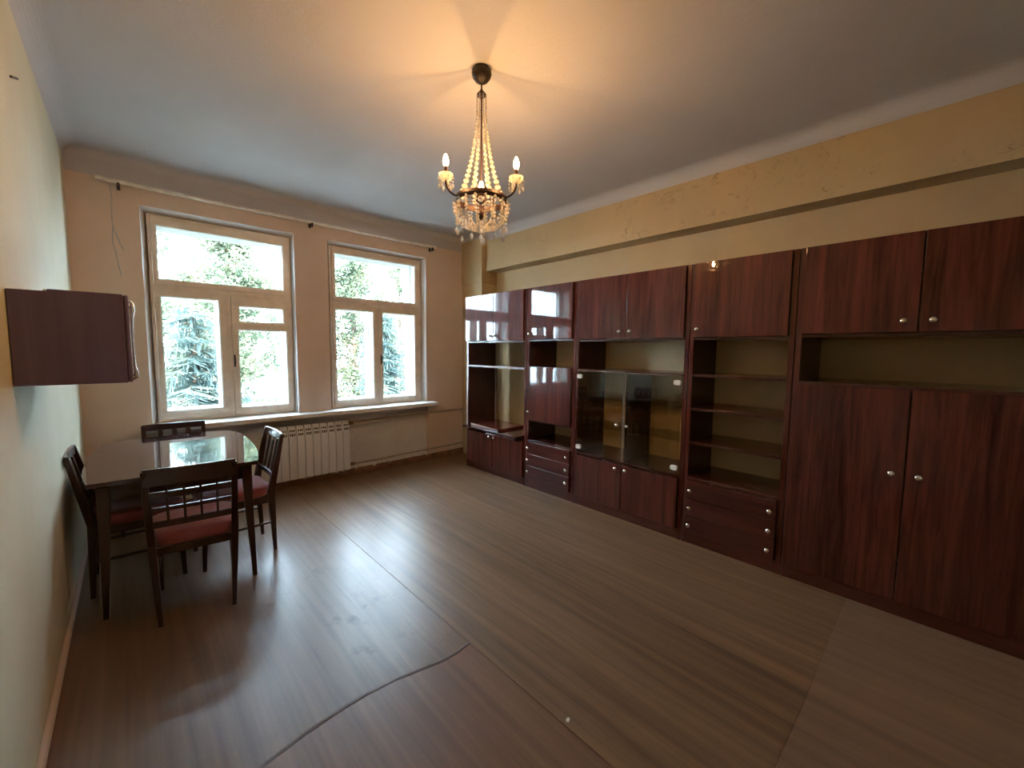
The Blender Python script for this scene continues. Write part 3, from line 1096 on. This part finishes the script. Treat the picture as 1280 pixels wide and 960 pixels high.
# arms
ZB = 2.512
for k in range(3):
    a = ph0 + 2 * math.pi * k / 3
    ca, sa = math.cos(a), math.sin(a)

    def P(r, z):
        return (r * ca, r * sa, Lz(z))
    RA = 0.220
    arm = MB().tube([P(RR, ZR - 0.004), P(RR + 0.028, ZR - 0.006), P(RR + 0.052, ZR + 0.004), P(RR + 0.070, ZR + 0.022), P(RA, ZR + 0.045), P(RA, ZR + 0.068)], 0.0055, 8).build('arm', 'bronze', ch)
    cup = MB()
    rings = []
    for r, z in ((0.008, 0.058), (0.024, 0.062), (0.034, 0.078), (0.039, 0.092), (0.036, 0.091), (0.030, 0.080), (0.010, 0.068)):
        ring = []
        for i in range(20):
            t = 2 * math.pi * i / 20
            rr2 = r * (1.0 + (0.05 if i % 2 else -0.03))
            ring.append((RA * ca + rr2 * math.cos(t), RA * sa + rr2 * math.sin(t), Lz(ZR + z)))
        rings.append(ring)
    cup.ring_tube(rings, True, False)
    cup.build('bobeche', 'crystal', arm)
    MB().lathe([(0.005, Lz(ZR + 0.066)), (0.0085, Lz(ZR + 0.078)), (0.0095, Lz(ZR + 0.12)), (0.0095, Lz(ZB - 0.028))], 12, c=(RA * ca, RA * sa, 0)).build('candle_tube', 'bronze', arm)
    MB().lathe([(0.007, Lz(ZB - 0.028)), (0.0135, Lz(ZB - 0.014)), (0.0155, Lz(ZB)), (0.012, Lz(ZB + 0.016)), (0.006, Lz(ZB + 0.030)), (0.0015, Lz(ZB + 0.037))], 14, c=(RA * ca, RA * sa, 0)).build('bulb', 'bulb', arm)
    for i in range(6):
        t = 2 * math.pi * i / 6 + 0.3
        px_, py_ = RA * ca + 0.037 * math.cos(t), RA * sa + 0.037 * math.sin(t)
        mb = MB()
        bead(mb, Vector((px_, py_, Lz(ZR + 0.072))), 0.006, 0.009)
        bead(mb, Vector((px_, py_, Lz(ZR + 0.052))), 0.005, 0.006)
        bead(mb, Vector((px_, py_, Lz(ZR + 0.028))), 0.007, 0.016)
        mb.build('crystal_drop', 'crystal', arm)

# ------------------------------------------------------------------ paint chip on the floor
pc = tag(MB().prism([(0, 0), (0.016, 0.004), (0.020, 0.013), (0.008, 0.017), (-0.003, 0.010)], 0, 0.003).build('paint_chip', 'chip'), 'tiny white paint chip lying on the bare floor', 'paint chip')
pc.location = (1.225, 0.955, 0.0005)

# ------------------------------------------------------------------ outside
GZ = -3.4
gr = tag(B(-40, 60, YO + 0.02, 90, GZ - 0.5, GZ).build('ground', 'ground'), 'sunlit pale ground outside the windows', 'ground', kind='structure')


def leaves(mb, p, size, rr, n):
    for _ in range(n):
        q = p + Vector((rr.gauss(0, 1), rr.gauss(0, 1), rr.gauss(0, 0.8))) * size * 2.0
        a = Vector((rr.gauss(0, 1), rr.gauss(0, 1), rr.gauss(0, 1))).normalized()
        b = a.orthogonal().normalized()
        s = size * (0.5 + 0.7 * rr.random())
        mb.add([q - a * s, q + b * s * 0.45, q + a * s, q - b * s * 0.45], [(0, 1, 2, 3)])


def spruce(x, y, h, rad, seed, label):
    rr = random.Random(seed)
    t = thing('spruce_tree', label, 'tree', (x, y, GZ), group='trees outside the windows')
    tr = MB()
    tr.tube([(0, 0, 0), (0, 0, h * 0.5), (0, 0, h)], [0.14, 0.08, 0.01], 8)
    nd = MB()
    lv = int(h / 0.17)
    for i in range(lv):
        z = 0.5 + (h - 0.55) * i / lv
        R = rad * (1 - z / h) ** 0.75 + 0.12
        nb = 8
        for k in range(nb):
            a = 2 * math.pi * (k + rr.random() * 0.9) / nb + i * 1.3
            L = R * (0.65 + 0.45 * rr.random())
            d = Vector((math.cos(a), math.sin(a), 0))
            zo = z + rr.uniform(-0.1, 0.1)
            drop = 0.25 + 0.25 * rr.random()

            def at(u):
                return Vector((0, 0, zo)) + d * L * u + Vector((0, 0, -drop * L * u * u + 0.18 * L * u ** 3))
            tr.tube([at(0), at(0.5), at(1.0)], [0.016, 0.010, 0.004], 3)
            side = d.cross(Vector((0, 0, 1)))
            steps = max(3, int(L / 0.045))
            for q in range(1, steps + 1):
                u = q / steps
                p = at(u)
                for sg in (-1, 1):
                    w = 0.34 * (1.12 - u) * (0.5 + 0.7 * rr.random()) + 0.08
                    e = p + side * sg * w + d * w * 0.5 + Vector((0, 0, -0.35 * w * rr.random() - 0.03))
                    f = (d * 0.016 + Vector((0, 0, 0.014 * rr.uniform(-1, 1))))
                    nd.add([p - f, p + f, e + f * 0.4, e - f * 0.5], [(0, 1, 2, 3)])
                e = p + d * 0.05 + Vector((rr.uniform(-.05, .05), rr.uniform(-.05, .05), -0.13 - 0.16 * rr.random()))
                nd.add([p - d * 0.018, p + d * 0.018, e + side * 0.012, e - side * 0.010], [(0, 1, 2, 3)])
    tr.build('trunk', 'bark', t)
    nd.build('foliage', 'spruce', t)['kind'] = 'stuff'


def broadleaf(x, y, h, rad, seed, label, dens=1.0):
    rr = random.Random(seed)
    t = thing('broadleaf_tree', label, 'tree', (x, y, GZ), group='trees outside the windows')
    tr = MB()
    tr.tube([(0, 0, 0), (0.1, 0, h * 0.4), (0, 0.1, h * 0.9)], [0.16, 0.11, 0.02], 8)
    lf = MB()
    for i in range(int(34 * dens)):
        a = rr.random() * 6.283
        z = h * (0.30 + 0.68 * rr.random())
        R = rad * math.sin(min(1, (z / h - 0.22) / 0.78 * 1.0) * math.pi * 0.92 + 0.12) * (0.35 + 0.65 * rr.random())
        e = Vector((R * math.cos(a), R * math.sin(a), z))
        s = Vector((0, 0, max(0.25 * h, z - 0.5 * R - 0.3)))
        mid = s.lerp(e, 0.5) + Vector((0, 0, 0.15))
        tr.tube([s, mid, e], [0.035, 0.02, 0.006], 4)
        for u in (0.45, 0.65, 0.85, 1.0):
            leaves(lf, s.lerp(e, u) + Vector((rr.gauss(0, .12), rr.gauss(0, .12), rr.gauss(0, .12))), 0.075, rr, 60)
    tr.build('trunk', 'bark', t)
    lf.build('foliage', 'leaf', t)['kind'] = 'stuff'


spruce(0.8, 8.7, 5.7, 1.5, 1, 'blue green spruce just outside the left window')
spruce(4.4, 9.2, 6.0, 1.5, 2, 'blue green spruce outside the right window')
broadleaf(2.0, 13.2, 8.6, 1.45, 5, 'yellow green leafy tree between the two spruces', 2.4)
broadleaf(5.4, 13.4, 8.6, 1.45, 6, 'yellow green leafy tree behind the right window spruce', 2.4)
broadleaf(9.0, 13.6, 8.8, 1.5, 7, 'yellow green leafy tree seen at the edge of the right window', 2.0)
broadleaf(5.2, 18.8, 10.4, 2.2, 9, 'tall leafy tree far behind the right window spruce', 2.4)
broadleaf(0.4, 19.0, 10.2, 2.2, 10, 'tall leafy tree far behind the left window spruce', 2.4)
broadleaf(10.0, 19.0, 9.8, 2.2, 12, 'tall leafy tree farthest along outside the right window', 2.0)
